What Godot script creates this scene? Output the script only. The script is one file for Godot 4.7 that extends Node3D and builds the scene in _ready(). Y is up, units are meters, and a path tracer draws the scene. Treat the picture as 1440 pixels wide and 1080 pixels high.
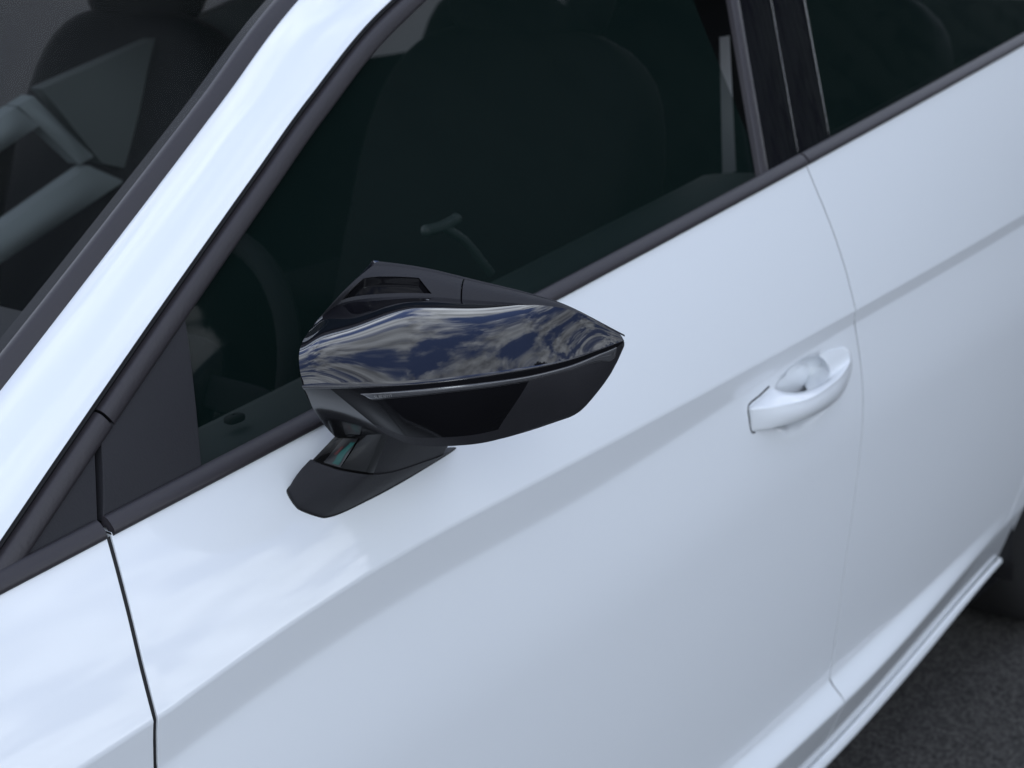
extends Node3D
# Axes: x runs to the rear of the car, y up, z outwards from its left flank. Metres.

var car: Node3D
var M := {}
const CENTRE := -0.905   # z of the car's middle plane


# ---------------------------------------------------------------- helpers
func V(x: float, y: float, z: float) -> Vector3:
	return Vector3(x, y, z)


func sm(a: float, b: float, x: float) -> float:
	return smoothstep(a, b, x)


func spl(keys: Array, t: float):
	var n := keys.size()
	var i := 0
	while i < n - 2 and t > keys[i + 1][0]:
		i += 1
	var t0: float = keys[i][0]
	var h: float = keys[i + 1][0] - t0
	var x: float = clampf((t - t0) / h, 0.0, 1.0)
	var a: int = maxi(i - 1, 0)
	var b: int = mini(i + 2, n - 1)
	var m0 = (keys[i + 1][1] - keys[a][1]) * (h / (keys[i + 1][0] - keys[a][0]))
	var m1 = (keys[b][1] - keys[i][1]) * (h / (keys[b][0] - keys[i][0]))
	var x2 := x * x
	var x3 := x2 * x
	return keys[i][1] * (2.0 * x3 - 3.0 * x2 + 1.0) + m0 * (x3 - 2.0 * x2 + x) + keys[i + 1][1] * (3.0 * x2 - 2.0 * x3) + m1 * (x3 - x2)


func bez(a: Vector3, b: Vector3, c: Vector3, d: Vector3, t: float) -> Vector3:
	var s := 1.0 - t
	return a * (s * s * s) + b * (3.0 * t * s * s) + c * (3.0 * t * t * s) + d * (t * t * t)


func span(a: float, b: float, n: int) -> PackedFloat32Array:
	var out := PackedFloat32Array()
	for i in n + 1:
		out.append(lerpf(a, b, float(i) / n))
	return out


func acc() -> Dictionary:
	return {"v": PackedVector3Array(), "n": PackedVector3Array(), "i": PackedInt32Array(), "uv": PackedVector2Array()}


# A sheet of quads over us x vs; normals from neighbours, turned to the side that "away" lies on.
func sheet(d: Dictionary, fn: Callable, us: PackedFloat32Array, vs: PackedFloat32Array, away: Vector3, from := Vector3.INF) -> void:
	var nu := us.size()
	var nv := vs.size()
	var p := PackedVector3Array()
	p.resize(nu * nv)
	for i in nu:
		for j in nv:
			p[i * nv + j] = fn.call(us[i], vs[j])
	var nn := PackedVector3Array()
	nn.resize(nu * nv)
	var total := 0.0
	for i in nu:
		for j in nv:
			var du: Vector3 = p[mini(i + 1, nu - 1) * nv + j] - p[maxi(i - 1, 0) * nv + j]
			var dv: Vector3 = p[i * nv + mini(j + 1, nv - 1)] - p[i * nv + maxi(j - 1, 0)]
			var c := du.cross(dv)
			if c.length() < 1e-12:
				var i2: int = clampi(i, 1, nu - 2) if nu > 2 else i
				var j2: int = clampi(j, 1, nv - 2) if nv > 2 else j
				du = p[mini(i2 + 1, nu - 1) * nv + j2] - p[maxi(i2 - 1, 0) * nv + j2]
				dv = p[i2 * nv + mini(j2 + 1, nv - 1)] - p[i2 * nv + maxi(j2 - 1, 0)]
				c = du.cross(dv)
			nn[i * nv + j] = c.normalized() if c.length() > 1e-14 else Vector3.UP
			total += c.dot(away if from == Vector3.INF else p[i * nv + j] - from)
	var flip := total < 0.0
	var base: int = d.v.size()
	for k in nu * nv:
		d.v.append(p[k])
		d.n.append(-nn[k] if flip else nn[k])
		d.uv.append(Vector2(p[k].x, p[k].y))
	for i in nu - 1:
		for j in nv - 1:
			var a: int = base + i * nv + j
			var b: int = a + nv
			if flip:
				d.i.append_array([a, b, a + 1, b, b + 1, a + 1])
			else:
				d.i.append_array([a, a + 1, b, b, a + 1, b + 1])


# A skin that follows a polyline profile along a path: fn(u, Vector2 profile point) -> position. Sharp corners of the profile stay sharp.
func moulding(d: Dictionary, fn: Callable, us: PackedFloat32Array, profile: Array, away: Vector3, sharp := 0.75) -> void:
	var run := [profile[0]]
	for k in range(1, profile.size()):
		run.append(profile[k])
		var last: bool = k == profile.size() - 1
		var corner := false
		if not last:
			var a: Vector2 = (profile[k] - profile[k - 1]).normalized()
			var b: Vector2 = (profile[k + 1] - profile[k]).normalized()
			corner = a.dot(b) < sharp
		if last or corner:
			var r: Array = run.duplicate()
			sheet(d, func(u, w): return fn.call(u, r[int(round(w))]), us, span(0, r.size() - 1, r.size() - 1), away)
			run = [profile[k]]


func commit(called: String, d: Dictionary, m: Material, parent: Node) -> MeshInstance3D:
	var arr := []
	arr.resize(Mesh.ARRAY_MAX)
	arr[Mesh.ARRAY_VERTEX] = d.v
	arr[Mesh.ARRAY_NORMAL] = d.n
	arr[Mesh.ARRAY_TEX_UV] = d.uv
	arr[Mesh.ARRAY_INDEX] = d.i
	var am := ArrayMesh.new()
	am.add_surface_from_arrays(Mesh.PRIMITIVE_TRIANGLES, arr)
	return place(called, am, m, parent)


func place(called: String, mesh: Mesh, m: Material, parent: Node) -> MeshInstance3D:
	var o := MeshInstance3D.new()
	o.name = numbered(called, parent)
	o.mesh = mesh
	o.material_override = m
	parent.add_child(o, true)
	return o


func numbered(called: String, parent: Node) -> String:
	if not parent.has_node(called):
		return called
	var k := 1
	while parent.has_node("%s_%03d" % [called, k]):
		k += 1
	return "%s_%03d" % [called, k]


func one(called: String, fn: Callable, us: PackedFloat32Array, vs: PackedFloat32Array, away: Vector3, m: Material, parent: Node) -> MeshInstance3D:
	var d := acc()
	sheet(d, fn, us, vs, away)
	return commit(called, d, m, parent)


# A rounded block (superellipsoid): "e" near 0.2 is boxy, 1 is an ellipsoid.
func block(d: Dictionary, at: Vector3, half: Vector3, e: float, turn := Basis()) -> void:
	var pw := func(x, k): return signf(x) * pow(absf(x), k)
	sheet(d, func(u, v): return at + turn * (half * Vector3(pw.call(cos(v), e) * pw.call(cos(u), e), pw.call(sin(v), e), pw.call(cos(v), e) * pw.call(sin(u), e))), span(0, TAU, 40), span(-PI / 2, PI / 2, 20), Vector3.UP, at)


func rod(d: Dictionary, pts: Array, r: float, sides := 10) -> void:
	var keys := []
	for k in pts.size():
		keys.append([float(k), pts[k]])
	var top := float(pts.size() - 1)
	var around := func(u, v):
		var p: Vector3 = spl(keys, u)
		var t: Vector3 = (spl(keys, minf(u + 0.02, top)) - spl(keys, maxf(u - 0.02, 0.0))).normalized()
		var a := t.cross(Vector3(0.31, 0.83, 0.46)).normalized()
		return p + (a * cos(v) + t.cross(a) * sin(v)) * r
	var d0 := acc()
	sheet(d0, around, span(0, top, 8 * int(top)), span(0, TAU, sides), Vector3.UP)
	var p0: Vector3 = spl(keys, 0.0)
	if d0.n[0].dot(d0.v[0] - p0) < 0.0:
		for k in d0.n.size():
			d0.n[k] = -d0.n[k]
		for k in range(0, d0.i.size(), 3):
			var s: int = d0.i[k + 1]
			d0.i[k + 1] = d0.i[k + 2]
			d0.i[k + 2] = s
	var base: int = d.v.size()
	d.v.append_array(d0.v)
	d.n.append_array(d0.n)
	d.uv.append_array(d0.uv)
	for k in d0.i:
		d.i.append(k + base)


# ---------------------------------------------------------------- the flank of the car
func yb(x: float) -> float:      # waistline: top edge of the white doors
	return 0.899 + 0.122 * x - 0.0055 * x * x


func yc(x: float) -> float:      # character line
	var q := maxf(0.0, 0.35 - maxf(x, 0.0))
	return 0.8035 + 0.036 * x - 0.265 * q * q + 0.1 * minf(x, 0.0)


func yl(x: float) -> float:      # lower crease
	return 0.303 + 0.0625 * (x - 1.18)


func ys(x: float) -> float:      # joint of doors and side skirt
	return 0.212 + 0.08 * (x - 1.33)


func band(x: float) -> float:
	return 0.056 - 0.034 * sm(0.45, 1.1, x)


func zside(x: float, y: float) -> float:
	var z := -0.02 * (x - 0.8) * (x - 0.8) + 0.003
	var w := y - yc(x)
	if w > 0.0:
		var q := w / (yb(x) - yc(x))
		z -= 0.062 * (0.72 * q + 0.28 * q * q)
	else:
		var wt := band(x)
		var k := clampf((-w - 0.12) / 0.4, 0.0, 2.0)
		var q := clampf(-w / wt, 0.0, 1.0)
		z += -0.155 * wt * (q - maxf(0.0, q - 0.7) * maxf(0.0, q - 0.7) / 0.6) + 0.014 * sin(PI / 2 * clampf((-w - 0.85 * wt) / 0.15, 0.0, 1.0)) - 0.03 * k * k
		var l := yl(x)
		var fd := 0.027 * (1.0 - sm(1.1, 1.78, x))
		if y > l:
			z += fd * sm(0.0, 1.0, (l + 0.034 - y) / 0.034)
		else:
			z += fd - (0.3 * fd + 0.017) * clampf((l - y) / maxf(l - ys(x), 0.01), 0.0, 1.4)
	# finger recess behind the door handle
	var ex := (x - 0.960) / 0.082
	var ey := (y - 0.771 - 0.06 * (x - 0.960)) / 0.038
	var e := ex * ex + ey * ey
	if e < 1.0:
		z -= 0.025 * sm(0.0, 0.5, 1.0 - e)
	return z


func zb(x: float) -> float:
	return zside(x, yb(x))


func zglass(x: float, y: float) -> float:
	return zb(x) - 0.012 - 0.5 * (y - yb(x))


func flank(x: float, y: float, out := 0.0) -> Vector3:
	return V(x, y, zside(x, y) + out)


func on_glass(x: float, y: float, out := 0.0) -> Vector3:
	return V(x, y, zglass(x, y) + out)


var FRONT_GAP := [[0.18, 0.0], [0.4, 0.0], [0.6, -0.009], [0.75, -0.0155], [0.80, -0.0125], [0.85, -0.0045], [0.90, 0.005]]
var MIDDLE_GAP := [[0.18, 1.098], [0.28, 1.091], [0.38, 1.0855], [0.5, 1.084], [0.63, 1.0965], [0.7427, 1.1045], [0.82, 1.098], [0.845, 1.0935], [0.893, 1.09], [0.9417, 1.0839], [0.99, 1.0754], [1.03, 1.070]]
var REAR_GAP := [[0.22, 1.48], [0.25, 1.52], [0.281, 1.566], [0.312, 1.64], [0.333, 1.705], [0.40, 1.755], [0.5, 1.79], [0.62, 1.86], [0.75, 1.93], [0.85, 1.95], [1.12, 2.02]]


func row_y(x: float, v: float) -> float:
	var k := [yb(x), yc(x), yc(x) - band(x), yl(x) + 0.034, yl(x), ys(x) + 0.0015]
	var i := clampi(int(v), 0, 4)
	return lerpf(k[i], k[i + 1], v - i)


func panel_at(u: float, v: float, left: Callable, right: Callable) -> Vector3:
	var x := lerpf(left.call(0.8), right.call(0.8), u)
	var y := 0.8
	for k in 5:
		y = row_y(x, v)
		x = lerpf(left.call(y), right.call(y), u)
	return flank(x, row_y(x, v))


# White door or wing skin with edges folded inwards.
func panel(d: Dictionary, left: Callable, right: Callable, nx: int, v0 := 0.0, v1 := 5.0) -> void:
	var f := func(u, v): return panel_at(u, v, left, right)
	var vs := PackedFloat32Array()
	for seg in [[0, 1, 44], [1, 2, 20], [2, 3, 70], [3, 4, 14], [4, 5, 10]]:
		if seg[0] >= v0 and seg[1] <= v1:
			var s := span(seg[0], seg[1], seg[2])
			for k in s.size():
				if k or vs.is_empty():
					vs.append(s[k])
	sheet(d, f, span(0, 1, nx), vs, Vector3.BACK)
	for e in [[0.0, -1.0], [1.0, 1.0]]:
		var fold := func(w, v):
			var p: Vector3 = f.call(e[0], v)
			var a: float = w * PI / 2
			return p + V(e[1] * 0.0005 * sin(a), 0, -0.0005 * (1 - cos(a))) if w <= 1.0 else p + V(e[1] * 0.0005, 0, -0.0005 - (w - 1.0) * 0.02)
		sheet(d, fold, PackedFloat32Array([0, 0.25, 0.5, 0.75, 1.0]), vs, V(e[1], 0, 0.3))
		sheet(d, fold, PackedFloat32Array([1.0, 2.0]), vs, V(e[1], 0, 0))
	if v0 == 0.0:
		sheet(d, func(u, w): return f.call(u, 0.0) + V(0, 0.0015 * sin(w), -0.0015 + 0.0015 * cos(w) - maxf(0, w - 1.5) * 0.02), span(0, 1, nx / 3), PackedFloat32Array([0, 0.5, 1.0, 1.5, 2.1]), Vector3.UP)
	if v1 == 5.0:
		sheet(d, func(u, w): return f.call(u, 5.0) + V(0, -0.001 * w, -0.012 * w), span(0, 1, nx / 3), PackedFloat32Array([0, 1, 2]), Vector3.DOWN)


# ---------------------------------------------------------------- materials
func tone(r: float, g: float, b: float, a := 1.0) -> Color:
	var c := Color(r, g, b).linear_to_srgb()
	c.a = a
	return c


func mat(called: String, c: Color, rough: float, spec := 0.5, coat := 0.0, coat_rough := 0.03) -> StandardMaterial3D:
	var m := StandardMaterial3D.new()
	m.resource_name = called
	m.albedo_color = c
	m.roughness = rough
	m.metallic_specular = spec
	if coat > 0.0:
		m.clearcoat_enabled = true
		m.clearcoat = coat
		m.clearcoat_roughness = coat_rough
	M[called] = m
	return m


func grain(m: StandardMaterial3D, freq: float, per_metre: float, depth: float, s: int) -> void:
	var n := FastNoiseLite.new()
	n.seed = s
	n.noise_type = FastNoiseLite.TYPE_SIMPLEX_SMOOTH
	n.frequency = freq
	n.fractal_octaves = 4
	var t := NoiseTexture2D.new()
	t.width = 512
	t.height = 512
	t.seamless = true
	t.noise = n
	t.as_normal_map = true
	t.bump_strength = depth
	m.normal_enabled = true
	m.normal_texture = t
	m.normal_scale = 1.0
	m.uv1_triplanar = true
	m.uv1_world_triplanar = true
	m.uv1_scale = Vector3.ONE * per_metre


func speckle(m: StandardMaterial3D, freq: float, per_metre: float, dark: Color, light: Color, s: int) -> void:
	var n := FastNoiseLite.new()
	n.seed = s
	n.noise_type = FastNoiseLite.TYPE_CELLULAR
	n.cellular_return_type = FastNoiseLite.RETURN_CELL_VALUE
	n.frequency = freq
	n.fractal_octaves = 3
	var g := Gradient.new()
	g.set_color(0, dark)
	g.set_color(1, light)
	var t := NoiseTexture2D.new()
	t.width = 1024
	t.height = 1024
	t.seamless = true
	t.noise = n
	t.color_ramp = g
	m.albedo_texture = t
	m.uv1_triplanar = true
	m.uv1_world_triplanar = true
	m.uv1_scale = Vector3.ONE * per_metre


func materials() -> void:
	mat("white_paint", tone(0.655, 0.685, 0.715), 0.33, 0.5, 1.0, 0.04)
	mat("gloss_black", tone(0.006, 0.006, 0.008), 0.04, 0.40, 0.65, 0.015)
	mat("gloss_plastic", tone(0.005, 0.005, 0.006), 0.09, 0.17)
	mat("facet_gloss", tone(0.006, 0.006, 0.007), 0.10, 0.36)
	var p := mat("matte_plastic", tone(0.013, 0.013, 0.016), 0.68, 0.4)
	grain(p, 0.05, 14.0, 1.5, 3)
	var t := mat("black_trim", tone(0.022, 0.0195, 0.023), 0.45, 0.5)
	grain(t, 0.04, 10.0, 0.8, 5)
	mat("rubber", tone(0.008, 0.008, 0.009), 0.6, 0.4)
	mat("frit", tone(0.004, 0.004, 0.005), 0.3, 0.5)
	var g := mat("tinted_glass", tone(0.004, 0.010, 0.009, 0.58), 0.02, 0.24)
	g.transparency = BaseMaterial3D.TRANSPARENCY_ALPHA
	var w := mat("windscreen_glass", tone(0.006, 0.012, 0.012, 0.08), 0.02, 0.08)
	w.transparency = BaseMaterial3D.TRANSPARENCY_ALPHA
	mat("signal_lens", tone(0.045, 0.046, 0.05), 0.2, 0.5, 1.0, 0.04)
	mat("signal_guide", tone(0.06, 0.06, 0.065), 0.3, 0.5)
	mat("print", tone(0.16, 0.16, 0.16), 0.6)
	mat("cabin_dark", tone(0.012, 0.013, 0.014), 0.7, 0.35)
	mat("cabin_card", tone(0.022, 0.034, 0.033), 0.65, 0.4)
	mat("cabin_pale", tone(0.72, 0.74, 0.73), 0.7, 0.4)
	mat("stalk_grey", tone(0.05, 0.068, 0.066), 0.5)
	mat("cloth", tone(0.008, 0.009, 0.010), 0.9, 0.3)
	mat("cloth_grey", tone(0.055, 0.066, 0.067), 0.9, 0.3)
	mat("cloth_pale", tone(0.11, 0.13, 0.135), 0.9, 0.3)
	mat("chrome", tone(0.5, 0.5, 0.5), 0.2)
	M.chrome.metallic = 1.0
	mat("mirror_silver", tone(0.75, 0.77, 0.78), 0.03)
	M.mirror_silver.metallic = 1.0
	mat("lamp_housing", tone(0.004, 0.004, 0.004), 0.12, 0.22)
	mat("lamp_teal", tone(0.006, 0.060, 0.052), 0.35, 0.4)
	mat("lamp_red", tone(0.06, 0.018, 0.018), 0.4, 0.4)
	var ty := mat("tyre", tone(0.010, 0.010, 0.010), 0.8, 0.35)
	grain(ty, 0.05, 6.0, 1.0, 8)
	mat("alloy", tone(0.08, 0.08, 0.085), 0.35)
	M.alloy.metallic = 0.6
	var a := mat("asphalt", Color.WHITE, 0.92, 0.3)
	speckle(a, 0.09, 2.2, tone(0.012, 0.012, 0.012), tone(0.12, 0.115, 0.108), 21)
	mat("leaf", tone(0.014, 0.024, 0.010), 0.7, 0.3)
	mat("bark", tone(0.05, 0.04, 0.03), 0.9)


# ---------------------------------------------------------------- sky
func cloudy_sky() -> ImageTexture:
	var w := 2048
	var h := 1024
	var a := FastNoiseLite.new()
	a.seed = 11
	a.noise_type = FastNoiseLite.TYPE_SIMPLEX_SMOOTH
	a.frequency = 0.9
	a.fractal_octaves = 7
	a.fractal_gain = 0.55
	a.domain_warp_enabled = true
	a.domain_warp_amplitude = 0.35
	a.domain_warp_frequency = 1.3
	a.domain_warp_fractal_octaves = 3
	var b := FastNoiseLite.new()
	b.seed = 4
	b.noise_type = FastNoiseLite.TYPE_SIMPLEX_SMOOTH
	b.frequency = 2.4
	b.fractal_octaves = 5
	var data := PackedFloat32Array()
	data.resize(w * h * 4)
	for j in h:
		var el := PI / 2 - PI * (j + 0.5) / h
		var y := sin(el)
		var c := cos(el)
		for i in w:
			var k := (j * w + i) * 4
			var r := 0.12
			var g := 0.12
			var bl := 0.13
			if y > 0.0:
				var ph := (float(i) / w - 0.5) * TAU
				var px := sin(ph) * c / (y + 0.22)
				var pz := -cos(ph) * c / (y + 0.22)
				var n := a.get_noise_2d(px * 2.4, pz * 2.4)
				var f := b.get_noise_2d(px * 2.4, pz * 2.4)
				var low := pow(1.0 - y, 3.0)
				var cov := smoothstep(-0.22, 0.30, n + 0.10 * f + 0.05 + 0.26 * low)
				var lit := 1.75 + 1.35 * f - 0.4 * cov + 1.5 * pow(1.0 - y, 1.6)
				r = lerpf(0.17 + 0.45 * low, lit * 0.93, cov)
				g = lerpf(0.28 + 0.46 * low, lit * 1.0, cov)
				bl = lerpf(0.68 + 0.45 * low, lit * 1.10, cov)
			data[k] = r
			data[k + 1] = g
			data[k + 2] = bl
			data[k + 3] = 1.0
	return ImageTexture.create_from_image(Image.create_from_data(w, h, false, Image.FORMAT_RGBAF, data.to_byte_array()))


# ---------------------------------------------------------------- scene
func _ready() -> void:
	var cam := Camera3D.new()
	cam.name = "camera"
	cam.near = 0.05
	cam.far = 400.0
	cam.fov = 26.268
	var lens := CameraAttributesPhysical.new()
	lens.frustum_focal_length = 51.43
	lens.frustum_focus_distance = 1.27
	lens.exposure_aperture = 8.0
	lens.frustum_near = 0.05
	lens.frustum_far = 400.0
	cam.attributes = lens
	var f := V(0.736427, -0.301977, -0.605380)
	var r := V(0.627112, -0.030972, 0.778313)
	cam.transform = Transform3D(r.normalized(), r.cross(f).normalized(), -f.normalized(), V(-0.7086, 1.3876, 0.9244)).orthonormalized()
	add_child(cam)
	cam.current = true

	var env := Environment.new()
	env.tonemap_mode = Environment.TONE_MAPPER_LINEAR
	env.tonemap_exposure = 0.96
	env.background_mode = Environment.BG_SKY
	var sky := Sky.new()
	var pan := PanoramaSkyMaterial.new()
	pan.panorama = cloudy_sky()
	sky.sky_material = pan
	env.sky = sky
	env.sdfgi_enabled = true
	env.ssao_enabled = true
	env.ssil_enabled = true
	var we := WorldEnvironment.new()
	we.name = "world_environment"
	we.environment = env
	add_child(we)

	var sun := DirectionalLight3D.new()
	sun.name = "sun"
	sun.light_energy = 0.3
	sun.light_color = Color(0.93, 0.97, 1.0)
	sun.light_angular_distance = 20.0
	sun.shadow_enabled = true
	sun.look_at_from_position(V(-4.0, 3.0, 5), Vector3.ZERO)
	add_child(sun)

	materials()
	ground()
	hedge()

	car = Node3D.new()
	car.name = "parked_car"
	car.set_meta("label", "white five-door hatchback with gloss black door mirror, parked on dark asphalt")
	car.set_meta("category", "car")
	add_child(car)
	doors()
	trims()
	pillars_and_glass()
	mirror()
	handle()
	skirt_and_wheels()
	cabin()


func ground() -> void:
	var d := acc()
	sheet(d, func(u, v): return V(u, 0, v), span(-60, 60, 12), span(-60, 60, 12), Vector3.UP)
	var o := commit("asphalt_ground", d, M.asphalt, self)
	o.set_meta("kind", "structure")
	o.set_meta("label", "dark coarse asphalt under the white car")


# Tall evergreen hedge behind and to the left of the car: only its dark reflection shows, in the side windows and along the flank.
func hedge() -> void:
	var rng := RandomNumberGenerator.new()
	rng.seed = 77
	var root := Node3D.new()
	root.name = "evergreen_hedge"
	root.set_meta("label", "tall dark evergreen hedge beyond the left rear of the white car")
	root.set_meta("category", "hedge")
	add_child(root)
	var leaf := acc()
	sheet(leaf, func(u, v): return V(u * (1.0 - 0.8 * absf(v)), v, 0.15 * u * u), span(-0.5, 0.5, 2), span(-1, 1, 4), Vector3.BACK)
	var arr := []
	arr.resize(Mesh.ARRAY_MAX)
	arr[Mesh.ARRAY_VERTEX] = leaf.v
	arr[Mesh.ARRAY_NORMAL] = leaf.n
	arr[Mesh.ARRAY_INDEX] = leaf.i
	var lm := ArrayMesh.new()
	lm.add_surface_from_arrays(Mesh.PRIMITIVE_TRIANGLES, arr)
	lm.surface_set_material(0, M.leaf)
	var mm := MultiMesh.new()
	mm.transform_format = MultiMesh.TRANSFORM_3D
	mm.mesh = lm
	mm.instance_count = 20000
	for k in 20000:
		var x := rng.randf_range(4.4, 26.0)
		var top := 7.3 + 0.5 * sin(x * 1.3) + 0.4 * sin(x * 3.7 + 1.0)
		var y := top * pow(rng.randf(), 0.8)
		var b := Basis.from_euler(V(rng.randf_range(-1, 1), rng.randf_range(0, TAU), rng.randf_range(-1, 1))).scaled(Vector3.ONE * rng.randf_range(0.12, 0.3))
		mm.set_instance_transform(k, Transform3D(b, V(x, y, 5.8 + rng.randf_range(-0.6, 0.6) * (1.2 - y / top))))
	var mi := MultiMeshInstance3D.new()
	mi.name = "foliage"
	mi.multimesh = mm
	mi.set_meta("kind", "stuff")
	root.add_child(mi)
	var core := acc()
	for k in 22:
		var x := 5.0 + k
		block(core, V(x, 3.4, 5.8), V(0.75, 3.6 + 0.3 * sin(k * 2.3), 0.35), 0.7)
	commit("inner_growth", core, M.leaf, root).set_meta("kind", "stuff")


# ---------------------------------------------------------------- doors and wings
func doors() -> void:
	var fg := func(y): return spl(FRONT_GAP, y) + 0.0028
	var fg2 := func(y): return spl(FRONT_GAP, y) - 0.0024
	var mg := func(y): return spl(MIDDLE_GAP, y) - 0.0017
	var mg2 := func(y): return spl(MIDDLE_GAP, y) + 0.0018
	var rg := func(y): return spl(REAR_GAP, y) - 0.0015
	var rg2 := func(y): return spl(REAR_GAP, y) + 0.0015
	var d := acc()
	panel(d, fg, mg, 280)
	commit("front_door", d, M.white_paint, car)
	d = acc()
	panel(d, mg2, rg, 150)
	commit("rear_door", d, M.white_paint, car)
	d = acc()
	panel(d, func(_y): return -1.15, fg2, 130, 0.0, 2.0)
	panel(d, func(y): return -0.556 + sqrt(maxf(0.0, 0.345 * 0.345 - pow(y - 0.31, 2))), fg2, 60, 2.0, 5.0)
	commit("front_wing", d, M.white_paint, car)
	d = acc()
	panel(d, rg2, func(_y): return 2.9, 70, 0.0, 2.0)
	panel(d, rg2, func(y): return maxf(2.13 - sqrt(maxf(0.0, 0.335 * 0.335 - pow(y - 0.31, 2))), spl(REAR_GAP, y) + 0.02), 30, 2.0, 5.0)
	commit("rear_wing", d, M.white_paint, car)
	# rubber seals a few millimetres down in the shut lines
	for g in [[FRONT_GAP, 0.006, -0.0014, "shut_line_seal"], [MIDDLE_GAP, 0.005, -0.0006, "shut_line_seal"], [REAR_GAP, 0.005, -0.0006, "shut_line_seal"]]:
		var keys: Array = g[0]
		one(g[3], func(v, w):
			var x: float = spl(keys, 0.8)
			var y := 0.8
			for k in 4:
				y = lerpf(ys(x), yb(x) - 0.001, v)
				x = spl(keys, y)
			return flank(x + w * g[1], y, g[2] - 0.004 * w * w), span(0.002, 1, 80), span(-1, 1, 4), Vector3.BACK, M.rubber, car)
	# the dark inner body behind the shut lines
	one("inner_body", func(x, v): return V(x, lerpf(0.22, yb(x) - 0.004, v), zside(x, lerpf(0.22, yb(x) - 0.004, v)) - 0.055), span(-0.2, 1.72, 50), span(0, 1, 30), Vector3.BACK, M.rubber, car)


func trims() -> void:
	var fd: Node = car.get_node("front_door")
	var rd: Node = car.get_node("rear_door")
	var fw: Node = car.get_node("front_wing")
	var prof := [Vector2(-0.001, -0.004), Vector2(-0.0012, 0.0008), Vector2(0.0002, 0.0028), Vector2(0.0025, 0.0034), Vector2(0.0055, 0.0024), Vector2(0.009, -0.0008), Vector2(0.0118, -0.0045), Vector2(0.0130, -0.0075), Vector2(0.0128, -0.0095), Vector2(0.0115, -0.0112), Vector2(0.004, -0.0135)]
	var f := func(x, p): return V(x, yb(x) + p.y * 0.0 + p.x, zb(x) + p.y)
	var lengths := [["waist_trim", fd, 0.0085, 1.0695], ["waist_trim", rd, 1.0735, 2.0], ["wing_trim", fw, -0.19, 0.0015]]
	for l in lengths:
		var d := acc()
		moulding(d, f, span(l[2], l[3], 60), prof, V(0, 0.6, 1), 0.5)
		for e in [[l[2], -1.0], [l[3], 1.0]]:
			sheet(d, func(w, k): return f.call(e[0], Vector2(0.004, -0.007).lerp(prof[int(round(k))], w)), PackedFloat32Array([0, 1]), span(0, prof.size() - 1, prof.size() - 1), V(e[1], 0, 0))
		commit(l[0], d, M.black_trim, l[1])


# ---------------------------------------------------------------- pillars, window frame and glass
var FRAME := [[-2.0, Vector2(-0.190, 0.848)], [-1.0, Vector2(-0.134, 0.8835)], [0.0, Vector2(-0.0771, 0.9190)], [1.0, Vector2(-0.0171, 0.9568)], [2.0, Vector2(0.0474, 0.9969)], [3.0, Vector2(0.1169, 1.0397)], [4.0, Vector2(0.1922, 1.0853)], [5.0, Vector2(0.2739, 1.1342)], [6.0, Vector2(0.3629, 1.1868)], [7.0, Vector2(0.495, 1.256)], [8.0, Vector2(0.68, 1.322)], [9.0, Vector2(0.95, 1.366)], [10.0, Vector2(1.35, 1.385)], [11.0, Vector2(2.2, 1.34)]]
var PILLAR := [[-2.0, Vector3(-0.21, 0.875, -0.150)], [-1.0, Vector3(-0.125, 0.928, -0.159)], [0.0, Vector3(-0.0642, 0.9645, -0.1696)], [1.0, Vector3(-0.0100, 0.9962, -0.1803)], [2.0, Vector3(0.0474, 1.0299, -0.1919)], [3.0, Vector3(0.1083, 1.0659, -0.2045)], [4.0, Vector3(0.1730, 1.1043, -0.2181)], [5.0, Vector3(0.2420, 1.1455, -0.2328)], [6.0, Vector3(0.3158, 1.1896, -0.2490)], [7.0, Vector3(0.445, 1.264, -0.281)], [8.0, Vector3(0.63, 1.340, -0.325)], [9.0, Vector3(0.9, 1.394, -0.365)], [10.0, Vector3(1.3, 1.42, -0.39)], [11.0, Vector3(2.2, 1.38, -0.40)]]
var SCREEN := [[-2.0, Vector3(-0.22, 0.885, -0.166)], [0.0, Vector3(-0.0517, 0.9825, -0.1924)], [1.0, Vector3(-0.0009, 1.0120, -0.2024)], [2.0, Vector3(0.0527, 1.0434, -0.2131)], [3.0, Vector3(0.1093, 1.0766, -0.2247)], [4.0, Vector3(0.1691, 1.1120, -0.2372)], [5.0, Vector3(0.2326, 1.1497, -0.2507)], [6.0, Vector3(0.2999, 1.1899, -0.2654)], [7.0, Vector3(0.428, 1.265, -0.298)], [8.0, Vector3(0.61, 1.340, -0.350)]]


func frame_pt(t: float, w: float, out := 0.0) -> Vector3:
	var p: Vector2 = spl(FRAME, t)
	var q: Vector2 = (spl(FRAME, t + 0.05) - spl(FRAME, t - 0.05)).normalized()
	p += Vector2(q.y, -q.x) * w
	return on_glass(p.x, p.y, out)


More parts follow.
